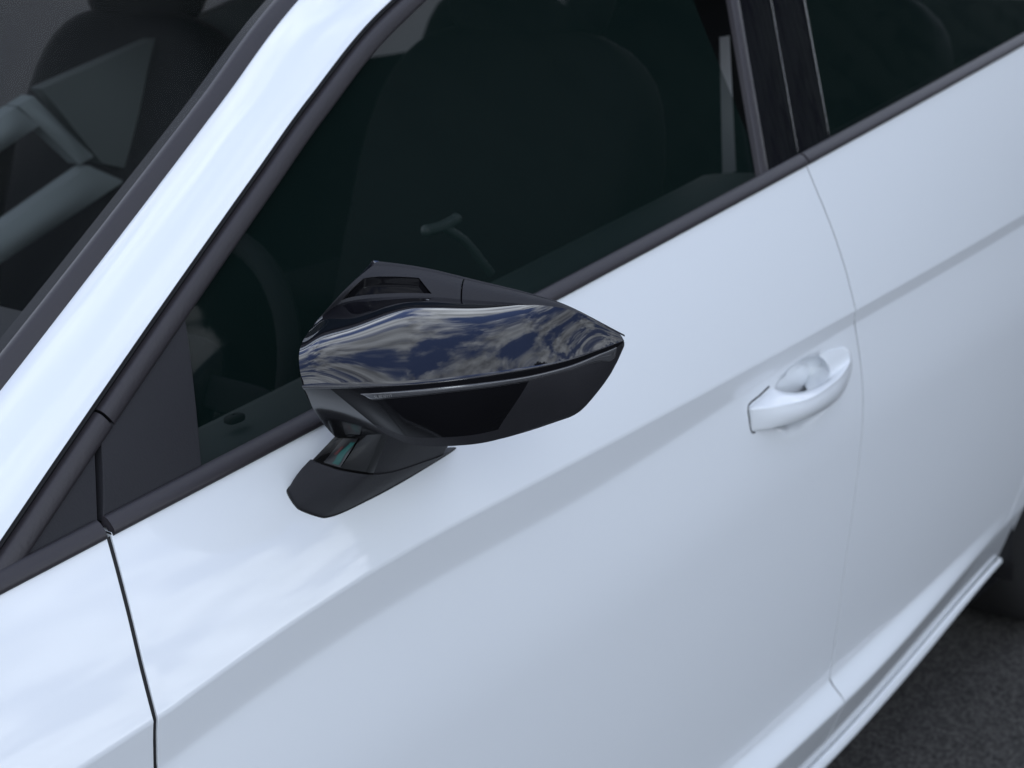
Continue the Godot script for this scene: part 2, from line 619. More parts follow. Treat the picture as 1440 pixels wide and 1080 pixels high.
func pillars_and_glass() -> void:
	var fd: Node = car.get_node("front_door")
	var rd: Node = car.get_node("rear_door")
	var fw: Node = car.get_node("front_wing")
	# white windscreen pillar and roof rail
	var d := acc()
	var skin := func(t, w):
		var a: Vector3 = frame_pt(t, -0.0005, 0.010)
		var b: Vector3 = spl(PILLAR, t)
		var m := (a + b) * 0.5 + V(-0.006, 0.008, 0.013)
		return a * (1 - w) * (1 - w) + m * (2 * w * (1 - w)) + b * (w * w)
	sheet(d, skin, span(-1.9, 10.9, 150), span(0, 1, 16), V(-0.3, 0.6, 0.6))
	sheet(d, func(t, w): return skin.call(t, 0.0) + V(0.004, -0.006, -0.008) * w, span(-1.9, 10.9, 150), PackedFloat32Array([0, 0.15, 1, 2]), V(0.3, -0.6, 0.6))
	sheet(d, func(t, w): return skin.call(t, 1.0) + V(0, -0.008, -0.003) * w, span(-1.9, 10.9, 100), PackedFloat32Array([0, 0.15, 1, 2]), V(-1, 0.3, 0))
	commit("windscreen_pillar", d, M.white_paint, car)
	one("pillar_lining", func(t, w):
		var a: Vector3 = frame_pt(t, 0.010, -0.012)
		var b: Vector3 = spl(SCREEN, t) + V(0.004, -0.012, -0.004)
		return a.lerp(b, w) + V(0.01, -0.01, -0.008) * sin(PI * w), span(0.5, 9.5, 60), span(0, 1, 6), V(0.4, -0.6, -0.4), M.cabin_dark, car)
	# window frame of the front door: rubber groove, then a rounded strip
	var bar := [Vector2(0.0068, -0.004), Vector2(0.0070, 0.003), Vector2(0.0078, 0.0055), Vector2(0.0098, 0.0068), Vector2(0.014, 0.0068), Vector2(0.0185, 0.0058), Vector2(0.0215, 0.0042), Vector2(0.0232, 0.0015), Vector2(0.0234, -0.006)]
	var groove := [Vector2(-0.003, 0.003), Vector2(0.0005, -0.001), Vector2(0.003, 0.0005), Vector2(0.0045, 0.0022), Vector2(0.006, 0.0008), Vector2(0.0075, -0.004)]
	var along := func(t, p): return frame_pt(t, p.x, p.y + 0.004)
	d = acc()
	moulding(d, along, span(1.845, 9.1, 140), bar, V(0.3, -0.4, 1), 0.5)
	sheet(d, func(w, k): return along.call(1.845, Vector2(0.013, 0.0).lerp(bar[int(round(k))], w)), PackedFloat32Array([0, 1]), span(0, bar.size() - 1, bar.size() - 1), V(-1, 0, 0))
	commit("window_frame", d, M.black_trim, fd)
	d = acc()
	moulding(d, along, span(-1.0, 9.6, 160), groove, V(0.3, -0.4, 1), 0.3)
	commit("frame_seal", d, M.rubber, car)
	d = acc()
	moulding(d, along, span(-0.9, 1.81, 40), bar, V(0.3, -0.4, 1), 0.5)
	sheet(d, func(w, k): return along.call(1.81, Vector2(0.013, 0.0).lerp(bar[int(round(k))], w)), PackedFloat32Array([0, 1]), span(0, bar.size() - 1, bar.size() - 1), V(1, 0, 0))
	commit("corner_strip", d, M.black_trim, fw)
	# plastic corner panels either side of the door's front edge
	d = acc()
	var quad := func(a, b, c, e, u, v, out):   # a-b lower edge, c-e upper edge
		var p: Vector2 = (a as Vector2).lerp(b, u).lerp((c as Vector2).lerp(e, u), v)
		return on_glass(p.x, p.y, out)
	var A := Vector2(0.0095, 0.908)
	var B := Vector2(0.107, 0.919)
	var C := Vector2(0.0352, 0.9662)
	var E := Vector2(0.148, 1.0325)
	sheet(d, func(u, v): return quad.call(A, B, C, E, u, v, 0.0055 + 0.0018 * sin(PI * clampf(v, 0.0, 1.0))), span(0, 1, 12), span(0, 1, 12), Vector3.BACK)
	sheet(d, func(u, w): return quad.call(A, B, C, E, 1.0 + 0.008 * sin(minf(w, 1.0) * PI / 2), u, 0.0055 + 0.0018 * sin(PI * u) - 0.0012 * (1 - cos(minf(w, 1.0) * PI / 2)) - maxf(0, w - 1) * 0.01), span(0, 1, 12), PackedFloat32Array([0, 0.5, 1, 2]), V(1, 0, 0.5))
	sheet(d, func(u, w): return quad.call(A, B, C, E, -0.008 * sin(minf(w, 1.0) * PI / 2), u, 0.0055 + 0.0018 * sin(PI * u) - 0.0012 * (1 - cos(minf(w, 1.0) * PI / 2)) - maxf(0, w - 1) * 0.01), span(0, 1, 12), PackedFloat32Array([0, 0.5, 1, 2]), V(-1, 0, 0.5))
	commit("corner_panel", d, M.matte_plastic, fd)
	d = acc()
	var A2 := Vector2(-0.16, 0.885)
	var B2 := Vector2(0.0035, 0.908)
	var C2 := Vector2(-0.10, 0.889)
	var E2 := Vector2(0.0265, 0.9615)
	sheet(d, func(u, v): return quad.call(A2, B2, C2, E2, u, v, 0.0055), span(0, 1, 10), span(0, 1, 10), Vector3.BACK)
	sheet(d, func(u, w): return quad.call(A2, B2, C2, E2, 1.0, u, 0.0055 - 0.012 * w), span(0, 1, 10), PackedFloat32Array([0, 1]), V(1, 0, 0))
	commit("corner_panel", d, M.matte_plastic, fw)
	# dark backing in the shut line above the waist
	one("door_seal", func(u, v): return on_glass(lerpf(-0.03, 0.03, u) + 0.045 * v, lerpf(0.895, 0.985, v), -0.012), span(0, 1, 4), span(0, 1, 6), Vector3.BACK, M.rubber, car)
	# side glass
	var ftop := func(x):
		var lo := 0.0
		var hi := 11.0
		for k in 24:
			var m := (lo + hi) / 2
			if spl(FRAME, m).x < x:
				lo = m
			else:
				hi = m
		return spl(FRAME, lo).y
	one("window_pane", func(u, v):
		var x: float = lerpf(0.03, 1.0, u)
		return on_glass(x, lerpf(yb(x) - 0.02, maxf(ftop.call(x) - 0.008, yb(x)), v), -0.004), span(0, 1, 50), span(0, 1, 30), Vector3.BACK, M.tinted_glass, fd)
	one("window_pane", func(u, v):
		var x: float = lerpf(1.15, 2.05, u)
		return on_glass(x, lerpf(yb(x) - 0.02, ftop.call(x) - 0.008, v), -0.004), span(0, 1, 30), span(0, 1, 20), Vector3.BACK, M.tinted_glass, rd)
	# middle pillar: grey edge strip and gloss panels, split at the shut line
	var mid := func(x0: float, x1: float, out: float, m: Material, called: String, parent: Node):
		var dd := acc()
		var pf := [Vector2(0, -0.008), Vector2(0, -0.0012), Vector2(0.04, 0.0), Vector2(0.5, 0.0012), Vector2(0.96, 0.0), Vector2(1, -0.0012), Vector2(1, -0.008)]
		moulding(dd, func(v, p):
			var y: float = lerpf(1.008, 1.37, v)
			var x: float = lerpf(x0, x1, p.x) + 0.42 * (y - 1.0286)
			return on_glass(x, y, out + p.y), span(0, 1, 24), pf, Vector3.BACK, 0.5)
		commit(called, dd, m, parent)
	mid.call(0.9835, 0.9995, 0.006, M.black_trim, "frame_upright", fd)
	mid.call(1.0005, 1.0715, 0.006, M.gloss_black, "pillar_panel", fd)
	mid.call(1.0755, 1.155, 0.002, M.gloss_black, "pillar_panel", rd)
	# windscreen with its rubber edge
	d = acc()
	var edge := func(t, w):
		var a: Vector3 = spl(PILLAR, t) + V(-0.0005, -0.0005, -0.0005)
		var b: Vector3 = spl(SCREEN, t)
		var m := (a + b) * 0.5 + V(-0.006, 0.010, 0.002)
		return a * (1 - w) * (1 - w) + m * (2 * w * (1 - w)) + b * (w * w)
	sheet(d, edge, span(-1.9, 8.0, 120), span(0, 1, 8), V(-0.4, 0.8, 0.1))
	sheet(d, func(t, w): return edge.call(t, 1.0) + V(0.001, -0.007, -0.001) * w, span(-1.9, 8.0, 120), PackedFloat32Array([0, 1]), V(0, 0, -1))
	commit("windscreen_trim", d, M.black_trim, car)
	var pane := func(t, w):
		var a: Vector3 = spl(SCREEN, t) + V(0.0005, -0.005, 0.001)
		var b := V(a.x, a.y, 2 * CENTRE - a.z)
		var m := (a + b) * 0.5 + V(-0.20, 0.10, 0)
		return a * (1 - w) * (1 - w) + m * (2 * w * (1 - w)) + b * (w * w)
	one("windscreen", pane, span(-1.9, 8.0, 60), span(0, 1, 40), V(-0.4, 0.8, 0), M.windscreen_glass, car)
	one("windscreen_border", func(t, w): return pane.call(t, w * 0.012) + V(0.001, -0.0015, 0), span(-1.9, 8.0, 60), span(0, 1, 4), V(-0.4, 0.8, 0), M.frit, car)
	# roof
	one("roof", func(t, w):
		var a: Vector3 = spl(PILLAR, t) if t >= 8.0 else spl(PILLAR, 8.0)
		return V(a.x, a.y + 0.07 * sin(PI * w), lerpf(a.z, 2 * CENTRE - a.z, w)), span(8.0, 10.9, 20), span(0, 1, 20), Vector3.UP, M.white_paint, car)
	# bonnet
	one("bonnet", func(u, w):
		var x: float = lerpf(-1.15, -0.16, u)
		var e := V(x, yb(x) - 0.004, zb(x) - 0.012)
		return V(x - 0.08 * sin(PI * w), e.y + 0.07 * sin(PI * w), lerpf(e.z, 2 * CENTRE - e.z, w)), span(0, 1, 20), span(0, 1, 24), Vector3.UP, M.white_paint, car)


# ---------------------------------------------------------------- door mirror
var MR := [[0.0, V(0.2600, 1.0739, -0.0112)], [0.3, V(0.2670, 1.0717, 0.0357)], [0.5, V(0.2750, 1.0658, 0.0814)], [0.68, V(0.2830, 1.0597, 0.1277)], [0.85, V(0.2910, 1.0513, 0.1633)], [1.0, V(0.3060, 1.0309, 0.2058)]]
var MU := [[0.0, V(0.1880, 1.0420, -0.0112)], [0.06, V(0.2120, 1.0480, -0.0110)], [0.13, V(0.2290, 1.0508, 0.0055)], [0.3, V(0.2410, 1.0560, 0.0500)], [0.5, V(0.2540, 1.0563, 0.0949)], [0.68, V(0.2650, 1.0565, 0.1340)], [0.85, V(0.2780, 1.0540, 0.1773)], [1.0, V(0.3020, 1.0334, 0.2046)]]
var MC := [[0.0, V(0.1150, 1.0099, 0.0417)], [0.2, V(0.1300, 1.0166, 0.0974)], [0.4, V(0.1540, 1.0208, 0.1403)], [0.6, V(0.1950, 1.0226, 0.1716)], [0.8, V(0.2520, 1.0208, 0.1884)], [0.92, V(0.2870, 1.0249, 0.2002)], [1.0, V(0.3020, 1.0288, 0.2083)]]
var MB := [[0, V(0.1560, 0.9702, 0.0849)], [0.2, V(0.1680, 0.9615, 0.1060)], [0.4, V(0.1850, 0.9636, 0.1414)], [0.55, V(0.2150, 0.9622, 0.1527)], [0.72, V(0.2580, 0.9677, 0.1699)], [0.82, V(0.2750, 0.9747, 0.1825)], [0.9, V(0.2900, 0.9906, 0.1919)], [0.96, V(0.3000, 1.0085, 0.2002)], [1, V(0.3050, 1.0266, 0.2065)]]
const CORNER := Vector3(0.1900, 0.9396, -0.0046)


func cap_pt(s: float, t: float) -> Vector3:
	var u: Vector3 = spl(MU, s)
	var c: Vector3 = spl(MC, s)
	var l := u.distance_to(c)
	var k := sm(0.0, 0.3, s)
	var chord := (c - u).normalized()
	var lift := (Vector3.UP - chord * chord.y).normalized()
	var du := V(-0.84, -0.36, 0.22).lerp((chord + lift * lerpf(0.47, 0.2, sm(0.72, 0.97, s))).normalized(), k)
	var dc := V(0, 1, -0.25).lerp((lift * lerpf(0.46, 0.16, sm(0.5, 0.85, s)) - chord).normalized(), k)
	return bez(u, u + du * (0.36 * l), c + dc * (0.36 * l), c, t)


func shell_pt(s: float, t: float) -> Vector3:
	var c: Vector3 = spl(MC, 0.08 + 0.92 * s)
	var b: Vector3 = spl(MB, s)
	var l := c.distance_to(b)
	var k := sm(0.0, 0.22, s)
	var h0 := (b - c).normalized().lerp(V(-0.05, -1, 0.03), k)
	var h1 := (c - b).normalized().lerp(V(-0.62, 0.68, 0.15), k)
	return bez(c, c + h0 * (0.35 * l), b + h1 * (0.36 * l), b, t)


func mirror() -> void:
	var d := acc()
	# lower shell, gloss at the front
	var under := V(-0.4, -0.6, 0.6)
	var edge := func(t): return lerpf(0.66, 0.55, clampf((t - 0.12) / 0.7, 0, 1))
	sheet(d, func(w, t): return shell_pt(w * edge.call(t), t), span(0, 1, 60), span(0, 0.80, 40), under)
	var mir := commit("side_mirror", d, M.gloss_plastic, car)
	mir.set_meta("label", "gloss black door mirror with matte lower shell")
	# narrow gloss band under the cap, out to the tip
	one("upper_band", func(s, w): return shell_pt(s, w * lerpf(0.10, 0.2, sm(0.8, 1.0, s))), span(0.66, 1, 30), span(0, 1, 6), under, M.gloss_plastic, mir)
	# matte lower shell
	d = acc()
	sheet(d, func(w, t): return shell_pt(lerpf(edge.call(t), 1.0, w), lerpf(lerpf(0.10, 0.2, sm(0.8, 1.0, lerpf(edge.call(t), 1.0, w))), 0.80, (t - 0.1) / 0.7)), span(0, 1, 40), span(0.1, 0.80, 30), under)
	sheet(d, func(s, t): return shell_pt(s, t), span(0, 1, 60), span(0.80, 1.0, 10), under)
	# underside back to the glass
	sheet(d, func(s, t):
		var b: Vector3 = spl(MB, s)
		var r: Vector3 = spl(MR, s)
		var e := V(r.x - 0.001, minf(b.y + 0.004, r.y), lerpf(b.z, r.z, 0.25) - 0.006)
		return b.lerp(e, t) + V(0, -0.006, 0.002) * sin(PI * t), span(0, 1, 40), span(0, 1, 8), V(0, -1, 0.3))
	commit("lower_shell", d, M.matte_plastic, mir)
	# facet at the inner front corner
	var c0: Vector3 = spl(MC, 0.0)
	one("inner_facet", func(u, v):
		var left := bez(c0, c0.lerp(CORNER, 0.33) + V(-0.003, -0.003, 0), c0.lerp(CORNER, 0.66) + V(-0.003, -0.002, 0), CORNER, v)
		var right := shell_pt(0.0, v)
		return left.lerp(right, u), span(0, 1, 16), span(0, 1, 24), V(-0.7, -0.5, -0.4), M.facet_gloss, mir)
	# painted cap
	d = acc()
	sheet(d, func(s, t): return cap_pt(s, t), span(0, 1, 110), span(0, 0.965, 60), V(-0.4, 0.8, 0.3))
	# rounded front lip of the cap
	sheet(d, func(s, w):
		var a: Vector3 = cap_pt(s, 0.965)
		var b: Vector3 = spl(MC, s)
		var l := b.distance_to(a)
		return bez(a, a.lerp(b, 0.5) + V(-0.0016, 0.0004, 0.0016 * s), b + V(-0.0018, 0.0012, 0.001 * s) * minf(1.0, l * 400.0), b + V(0.0006, -0.0003, 0), w), span(0, 1, 110), span(0, 1, 6), V(-1, 0.2, 0.3))
	commit("mirror_cap", d, M.gloss_black, mir)
	# matte collar between cap and glass: face, split line, pocket, bevelled rim
	var collar := func(s, w):
		var a: Vector3 = spl(MU, s)
		var b: Vector3 = spl(MR, s)
		var p := a.lerp(b, w)
		return p + V(-0.002, 0.003, 0.001) * sin(PI * w) * (1.0 - sm(0.75, 1.0, s))
	d = acc()
	var face := V(-0.3, 0.9, 0.3)
	# face round the pocket
	var pocket := func(u, w): return Vector2(lerpf(0.05, lerpf(0.345, 0.285, w), u), lerpf(0.09, 0.55, w))
	sheet(d, func(u, w): return collar.call(u * 0.05, w), span(0, 1, 6), span(0, 0.9, 16), face)
	sheet(d, func(u, w): return collar.call(lerpf(0.05, 0.455, u), w * 0.09), span(0, 1, 30), span(0, 1, 4), face)
	sheet(d, func(u, w): return collar.call(lerpf(0.05, 0.455, u), lerpf(0.55, 0.9, w)), span(0, 1, 30), span(0, 1, 8), face)
	sheet(d, func(u, w): return collar.call(lerpf(pocket.call(1.0, w).x, 0.455, u), lerpf(0.09, 0.55, w)), span(0, 1, 10), span(0, 1, 10), face)
	sheet(d, func(w, t): return collar.call(0.458, t) + V(0, -0.003, 0) * sin(w * PI), span(0, 1, 4), span(0, 0.9, 10), face)
	sheet(d, collar, span(0.461, 1.0, 36), span(0, 0.9, 14), face)
	commit("upper_collar", d, M.matte_plastic, mir)
	d = acc()
	var n := V(-0.25, 0.93, 0.25)
	var sunk := func(u, w):
		var q: Vector2 = pocket.call(clampf(u, 0.0, 1.0), clampf(w, 0.0, 1.0))
		var e: float = minf(minf(u + 0.02, 1.02 - u) * 16.0, minf(w + 0.03, 1.03 - w) * 5.0)
		return collar.call(q.x, q.y) - n * (0.007 * sm(0.0, 1.0, e) + 0.0003)
	sheet(d, sunk, span(0, 1, 60), span(0, 1, 24), face)
	commit("collar_pocket", d, M.gloss_plastic, mir)
	d = acc()
	sheet(d, func(s, w):
		var a: Vector3 = collar.call(s, 0.9)
		var b: Vector3 = spl(MR, s)
		return bez(a, a.lerp(b, 0.4) + V(0, 0.0022, 0), b + V(0.001, 0.0012, 0), b + V(0.006, -0.004, 0) * (1.0 - 0.9 * pow(s, 6.0)), w), span(0, 1, 60), span(0, 1, 8), V(0.2, 1, 0.2))
	commit("rim_bevel", d, M.matte_plastic, mir)
	# inner side wall, towards the window
	d = acc()
	var outline := []
	for k in 6:
		outline.append([k * 0.1, collar.call(0.0, 1.0 - k * 0.2)])
	for k in range(1, 8):
		outline.append([0.5 + k * 0.1, cap_pt(0.0, k / 7.0)])
	for k in range(1, 4):
		outline.append([1.2 + k * 0.15, bez(c0, c0.lerp(CORNER, 0.33) + V(-0.003, -0.003, 0), c0.lerp(CORNER, 0.66) + V(-0.003, -0.002, 0), CORNER, k / 3.0)])
	sheet(d, func(t, w):
		var p: Vector3 = spl(outline, t)
		var q := V(0.262, lerpf(1.072, 0.938, t / 1.65), -0.030 + 0.012 * cos(t))
		var m := p.lerp(q, 0.25) + V(-0.002, 0, -0.010)
		return p * (1 - w) * (1 - w) + m * (2 * w * (1 - w)) + q * (w * w), span(0, 1.65, 50), span(0, 1, 12), V(0, 0.1, -1))
	commit("inner_wall", d, M.gloss_black, mir)
	# mirror glass, facing the rear
	one("mirror_glass", func(s, w):
		var r: Vector3 = spl(MR, s)
		var b: Vector3 = spl(MB, s)
		return V(r.x - 0.004, lerpf(r.y - 0.004, b.y + 0.008, w), lerpf(r.z, b.z, w * 0.25) - 0.003), span(0, 1, 20), span(0, 1, 6), Vector3.RIGHT, M.mirror_silver, mir)
	# indicator strip
	var s0 := [[0.0, 0.082], [0.1, 0.078], [0.2, 0.054], [0.35, 0.045], [0.5, 0.054], [0.65, 0.070], [0.8, 0.070], [0.9, 0.078], [0.97, 0.137], [1.0, 0.2]]
	var s1 := [[0.0, 0.150], [0.1, 0.165], [0.2, 0.120], [0.35, 0.104], [0.5, 0.107], [0.65, 0.120], [0.8, 0.132], [0.9, 0.235], [0.97, 0.70], [1.0, 0.8]]
	var out_n := V(-0.55, -0.35, 0.7).normalized()
	var lens_pt := func(s, w):
		var k := sm(0.09, 0.125, s)
		var a: float = spl(s0, s)
		var b: float = lerpf(a + 0.003, spl(s1, s), k)
		return shell_pt(s, lerpf(a, b, clampf(w, 0, 1)))
	d = acc()
	moulding(d, func(s, p): return lens_pt.call(s, p.x) + out_n * p.y, span(0.092, 0.965, 90), [Vector2(0, -0.001), Vector2(0, 0.0006), Vector2(0.06, 0.0010), Vector2(0.5, 0.0014), Vector2(0.94, 0.0010), Vector2(1, 0.0006), Vector2(1, -0.001)], under, 0.6)
	commit("turn_signal", d, M.signal_lens, mir)
	for g in [[0.16, 0.69, 0.30, 0.40], [0.22, 0.93, 0.62, 0.67], [0.70, 0.94, 0.28, 0.36], [0.125, 0.95, 0.04, 0.08], [0.125, 0.9, 0.92, 0.955]]:
		one("light_guide", func(s, w): return lens_pt.call(s, lerpf(g[2], g[3], w)) + out_n * 0.0018, span(g[0], g[1], 40), span(0, 1, 2), under, M.signal_guide, mir)
	for g in [[0.70, 0.704], [0.952, 0.958]]:
		one("light_guide", func(s, w): return lens_pt.call(s, lerpf(0.22, 0.5, w)) + out_n * 0.0021, span(g[0], g[1], 2), span(0, 1, 2), under, M.signal_guide, mir)
	# approval mark moulded on the lens
	var tm := TextMesh.new()
	tm.text = "SL RE10111"
	var sf := SystemFont.new()
	sf.font_names = PackedStringArray(["Droid Sans"])
	tm.font = sf
	tm.font_size = 16
	tm.pixel_size = 0.00018
	tm.depth = 0.0003
	var txt := place("approval_mark", tm, M.print, mir)
	var p0: Vector3 = lens_pt.call(0.135, 0.5)
	var p1: Vector3 = lens_pt.call(0.215, 0.5)
	var up: Vector3 = (lens_pt.call(0.175, 0.1) - lens_pt.call(0.175, 0.9)).normalized()
	var rx := (p1 - p0).normalized()
	var zx := rx.cross(up).normalized()
	txt.transform = Transform3D(rx, zx.cross(rx).normalized(), zx, (p0 + p1) / 2 + zx * 0.0022)
	stalk(mir)


func ring(keys: Array, t: float) -> Vector3:
	# closed smooth ring through the points
	var n := keys.size()
	var i := int(floor(t)) % n
	var x := t - floorf(t)
	var a: Vector3 = keys[(i + n - 1) % n]
	var b: Vector3 = keys[i]
	var c: Vector3 = keys[(i + 1) % n]
	var e: Vector3 = keys[(i + 2) % n]
	var m0 := (c - a) * 0.3
	var m1 := (e - b) * 0.3
	return b * (2 * x * x * x - 3 * x * x + 1) + m0 * (x * x * x - 2 * x * x + x) + c * (3 * x * x - 2 * x * x * x) + m1 * (x * x * x - x * x)


func stalk(mir: Node) -> void:
	var joint := [V(0.1750, 0.9208, -0.0211), V(0.1780, 0.9172, 0.0078), V(0.1850, 0.9164, 0.0348), V(0.2200, 0.9069, 0.0300), V(0.2600, 0.9007, 0.0232), V(0.3100, 0.8923, 0.0089), V(0.300, 0.895, -0.030), V(0.215, 0.905, -0.045)]
	var foot := []
	for p in [Vector2(0.172, 0.8895), Vector2(0.1744, 0.8739), Vector2(0.1950, 0.8610), Vector2(0.2200, 0.8600), Vector2(0.2900, 0.8655), Vector2(0.3611, 0.8748), Vector2(0.300, 0.885), Vector2(0.200, 0.895)]:
		foot.append(flank(p.x, p.y, -0.001))
	var top := [V(0.1930, 0.9440, -0.0030), V(0.1750, 0.9570, 0.0390), V(0.1600, 0.9740, 0.0810), V(0.1750, 0.9700, 0.0980), V(0.2000, 0.970, 0.100), V(0.2600, 0.965, 0.085), V(0.29, 0.97, 0.02), V(0.225, 0.950, 0.005)]
	var mid := Vector3.ZERO
	for p in joint:
		mid += p / joint.size()
	# foot on the door: bulges a little, rounded shoulder at the joint
	var d := acc()
	sheet(d, func(t, w):
		var a := ring(joint, t)
		var b := ring(foot, t)
		if w <= 0.0:
			return a.lerp(mid, -w)
		var q := a.lerp(b, w)
		return q + (q - mid).normalized() * 0.002 * sin(PI * w) + V(0, 0, 0.001) * w, span(0, 8, 96), PackedFloat32Array([-0.12, -0.04, 0, 0.02, 0.06, 0.12, 0.3, 0.5, 0.7, 0.85, 0.94, 0.98, 1.0]), V(-0.5, -0.5, 0.6), mid)
	var ft := commit("mirror_foot", d, M.matte_plastic, mir)
	ft.set_meta("label", "matte grey foot of the mirror on the white door")
	# gasket at the base
	d = acc()
	sheet(d, func(t, w):
		var b := ring(foot, t)
		var c := V(0.26, 0.885, b.z)
		return b + (b - c).normalized() * (0.0016 * cos(w)) + V(0, 0, 0.0022 * sin(w)), span(0, 8, 96), span(0, PI, 6), V(0, 0, 1))
	commit("foot_gasket", d, M.rubber, mir)
	# neck: gloss in front, matte on the outer side
	var nk := func(t, w): return ring(top, fposmod(t, 8.0)).lerp(ring(joint, fposmod(t, 8.0)).lerp(mid, 0.035), w)
	d = acc()
	sheet(d, nk, span(-1.6, 2.25, 48), span(0, 1, 14), V(-0.5, -0.5, 0.6), mid)
	commit("mirror_neck", d, M.lamp_housing, mir)
	d = acc()
	sheet(d, nk, span(2.25, 6.4, 48), span(0, 1, 14), V(-0.5, -0.5, 0.6), mid)
	commit("neck_cover", d, M.matte_plastic, mir)
	# courtesy lamp window in the front face of the neck
	var face := func(u, v, out):
		var a := ring(top, lerpf(0.15, 1.35, u))
		var b := ring(joint, lerpf(0.12, 1.15, u)).lerp(mid, 0.035)
		var q: Vector3 = a.lerp(b, lerpf(0.15, 0.92, v))
		return q + V(-0.75, -0.45, 0.3).normalized() * out
	one("courtesy_lamp", func(u, v): return face.call(u, v, 0.0008), span(0.3, 0.82, 10), span(0, 1, 8), V(-0.6, -0.5, 0.3), M.frit, mir)
	one("lamp_reflector", func(u, v): return face.call(u + 0.10 * (0.5 - v) + 0.03 * sin(v * 9.0), v, 0.0013), span(0.52, 0.72, 6), span(0.12, 0.93, 12), V(-0.6, -0.5, 0.3), M.lamp_teal, mir)
	one("lamp_reflector", func(u, v): return face.call(u + 0.08 * (0.5 - v), v, 0.0013), span(0.40, 0.47, 4), span(0.3, 0.62, 6), V(-0.6, -0.5, 0.3), M.lamp_red, mir)


# ---------------------------------------------------------------- door handle
func handle() -> void:
	var fd: Node = car.get_node("front_door")
	var outer := [[0.0, V(0.8368, 0.7854, 0.0)], [0.06, V(0.8375, 0.7860, 0.008)], [0.25, V(0.8704, 0.7843, 0.026)], [0.45, V(0.9248, 0.7803, 0.034)], [0.64, V(0.9963, 0.7813, 0.028)], [0.75, V(1.0363, 0.7839, 0.020)], [0.85, V(1.0620, 0.7906, 0.012)], [0.93, V(1.0560, 0.8036, 0.006)], [1.0, V(1.0021, 0.8089, 0.001)]]
	var low := [[0.0, V(0.8395, 0.7585, -0.004)], [0.06, V(0.8420, 0.7560, 0.004)], [0.25, V(0.8749, 0.7563, 0.024)], [0.45, V(0.9297, 0.7535, 0.032)], [0.64, V(1.0019, 0.7505, 0.026)], [0.75, V(1.0475, 0.7565, 0.016)], [0.85, V(1.0851, 0.7720, 0.002)], [0.93, V(1.0826, 0.7975, -0.006)], [1.0, V(1.0132, 0.8068, -0.008)]]
	var inner := [[0.0, V(0.8430, 0.7850, -0.005)], [0.2, V(0.8918, 0.7955, -0.006)], [0.38, V(0.9010, 0.7895, 0.006)], [0.52, V(0.9237, 0.7815, 0.012)], [0.66, V(0.9561, 0.7758, 0.012)], [0.78, V(0.9928, 0.7737, 0.010)], [0.88, V(1.0164, 0.7809, 0.009)], [0.95, V(1.0113, 0.7962, 0.006)], [1.0, V(1.0022, 0.8074, 0.000)]]
	var d := acc()
	var ss := span(0, 1, 110)
	# one skin round the grip: inner wall edge, top face, soft ridge, outer face, lower lip
	sheet(d, func(s, w):
		var i: Vector3 = spl(inner, s)
		var o: Vector3 = spl(outer, s)
		var l: Vector3 = spl(low, s)
		var full := sin(PI * clampf(s, 0.03, 0.97))
		if w < 1.0:
			return i.lerp(o, w * 0.93) + V(0, 0.0020, 0.0006) * (sin(PI * w) * full)
		if w < 2.0:
			var k: float = w - 1.0
			var a := i.lerp(o, 0.93)
			var b := o.lerp(l, 0.10)
			return a * (1 - k) * (1 - k) + (o + V(0, 0.0003, 0.0004)) * (2 * k * (1 - k)) + b * (k * k)
		if w < 3.0:
			return o.lerp(l, lerpf(0.10, 0.93, w - 2.0)) + V(0, 0, 0.0035) * (sin(PI * (w - 2.0)) * full)
		var e: float = w - 3.0
		return o.lerp(l, lerpf(0.93, 1.0, sin(e * PI / 2))) + V(0, 0.001 * e, -0.012 * full * e * e), ss, PackedFloat32Array([0, 0.1, 0.25, 0.4, 0.55, 0.7, 0.85, 1.0, 1.25, 1.5, 1.75, 2.0, 2.15, 2.3, 2.5, 2.7, 2.85, 3.0, 3.25, 3.5, 3.75, 4.0]), V(0, 0.4, 1))
	# hollow behind the grip
	sheet(d, func(s, w):
		var i: Vector3 = spl(inner, lerpf(0.2, 0.70, s))
		return i + V(0, -0.012, -0.016) * w * sin(PI / 2 * clampf(s / 0.35, 0.05, 1.0)), span(0, 1, 30), span(0, 1, 5), V(0, 0.3, -1))
	var base := [[0.0, V(1.0120, 0.7544, -0.026)], [0.5, V(1.0060, 0.7772, -0.026)], [1.0, V(1.0150, 0.8030, -0.012)]]
	sheet(d, func(s, w):
		var a: Vector3 = spl(inner, lerpf(0.66, 1.0, s))
		var b: Vector3 = spl(base, s)
		return a.lerp(b, w) + V(0.013, 0.002, -0.008) * sin(PI * w), span(0, 1, 30), span(0, 1, 12), V(-1, 0.2, 0.3))
	# front end, turned in to the door
	sheet(d, func(s, w): return (spl(outer, 0.0) as Vector3).lerp(spl(low, 0.0), s) + V(0.001 * w, 0, -0.010 * w), span(0, 1, 8), span(0, 1, 3), V(-1, 0, 0))
	commit("door_handle", d, M.white_paint, fd)
	# thin gasket round the grip's feet
	d = acc()
	rod(d, [flank(0.8850, 0.7985, -0.0005), flank(0.8640, 0.7935, -0.0005), flank(0.8390, 0.7880, -0.0005), flank(0.8370, 0.7720, -0.0005), flank(0.8390, 0.7575, -0.0005), flank(0.8460, 0.7545, -0.0005)], 0.0014, 6)
	commit("handle_gasket", d, M.rubber, fd)
	d = acc()
	rod(d, [V(1.0000, 0.8080, -0.0045), V(1.0300, 0.8085, -0.0045), V(1.0600, 0.8060, -0.0050), V(1.0800, 0.8000, -0.0060)], 0.0009, 6)
	commit("handle_gasket", d, M.rubber, fd)


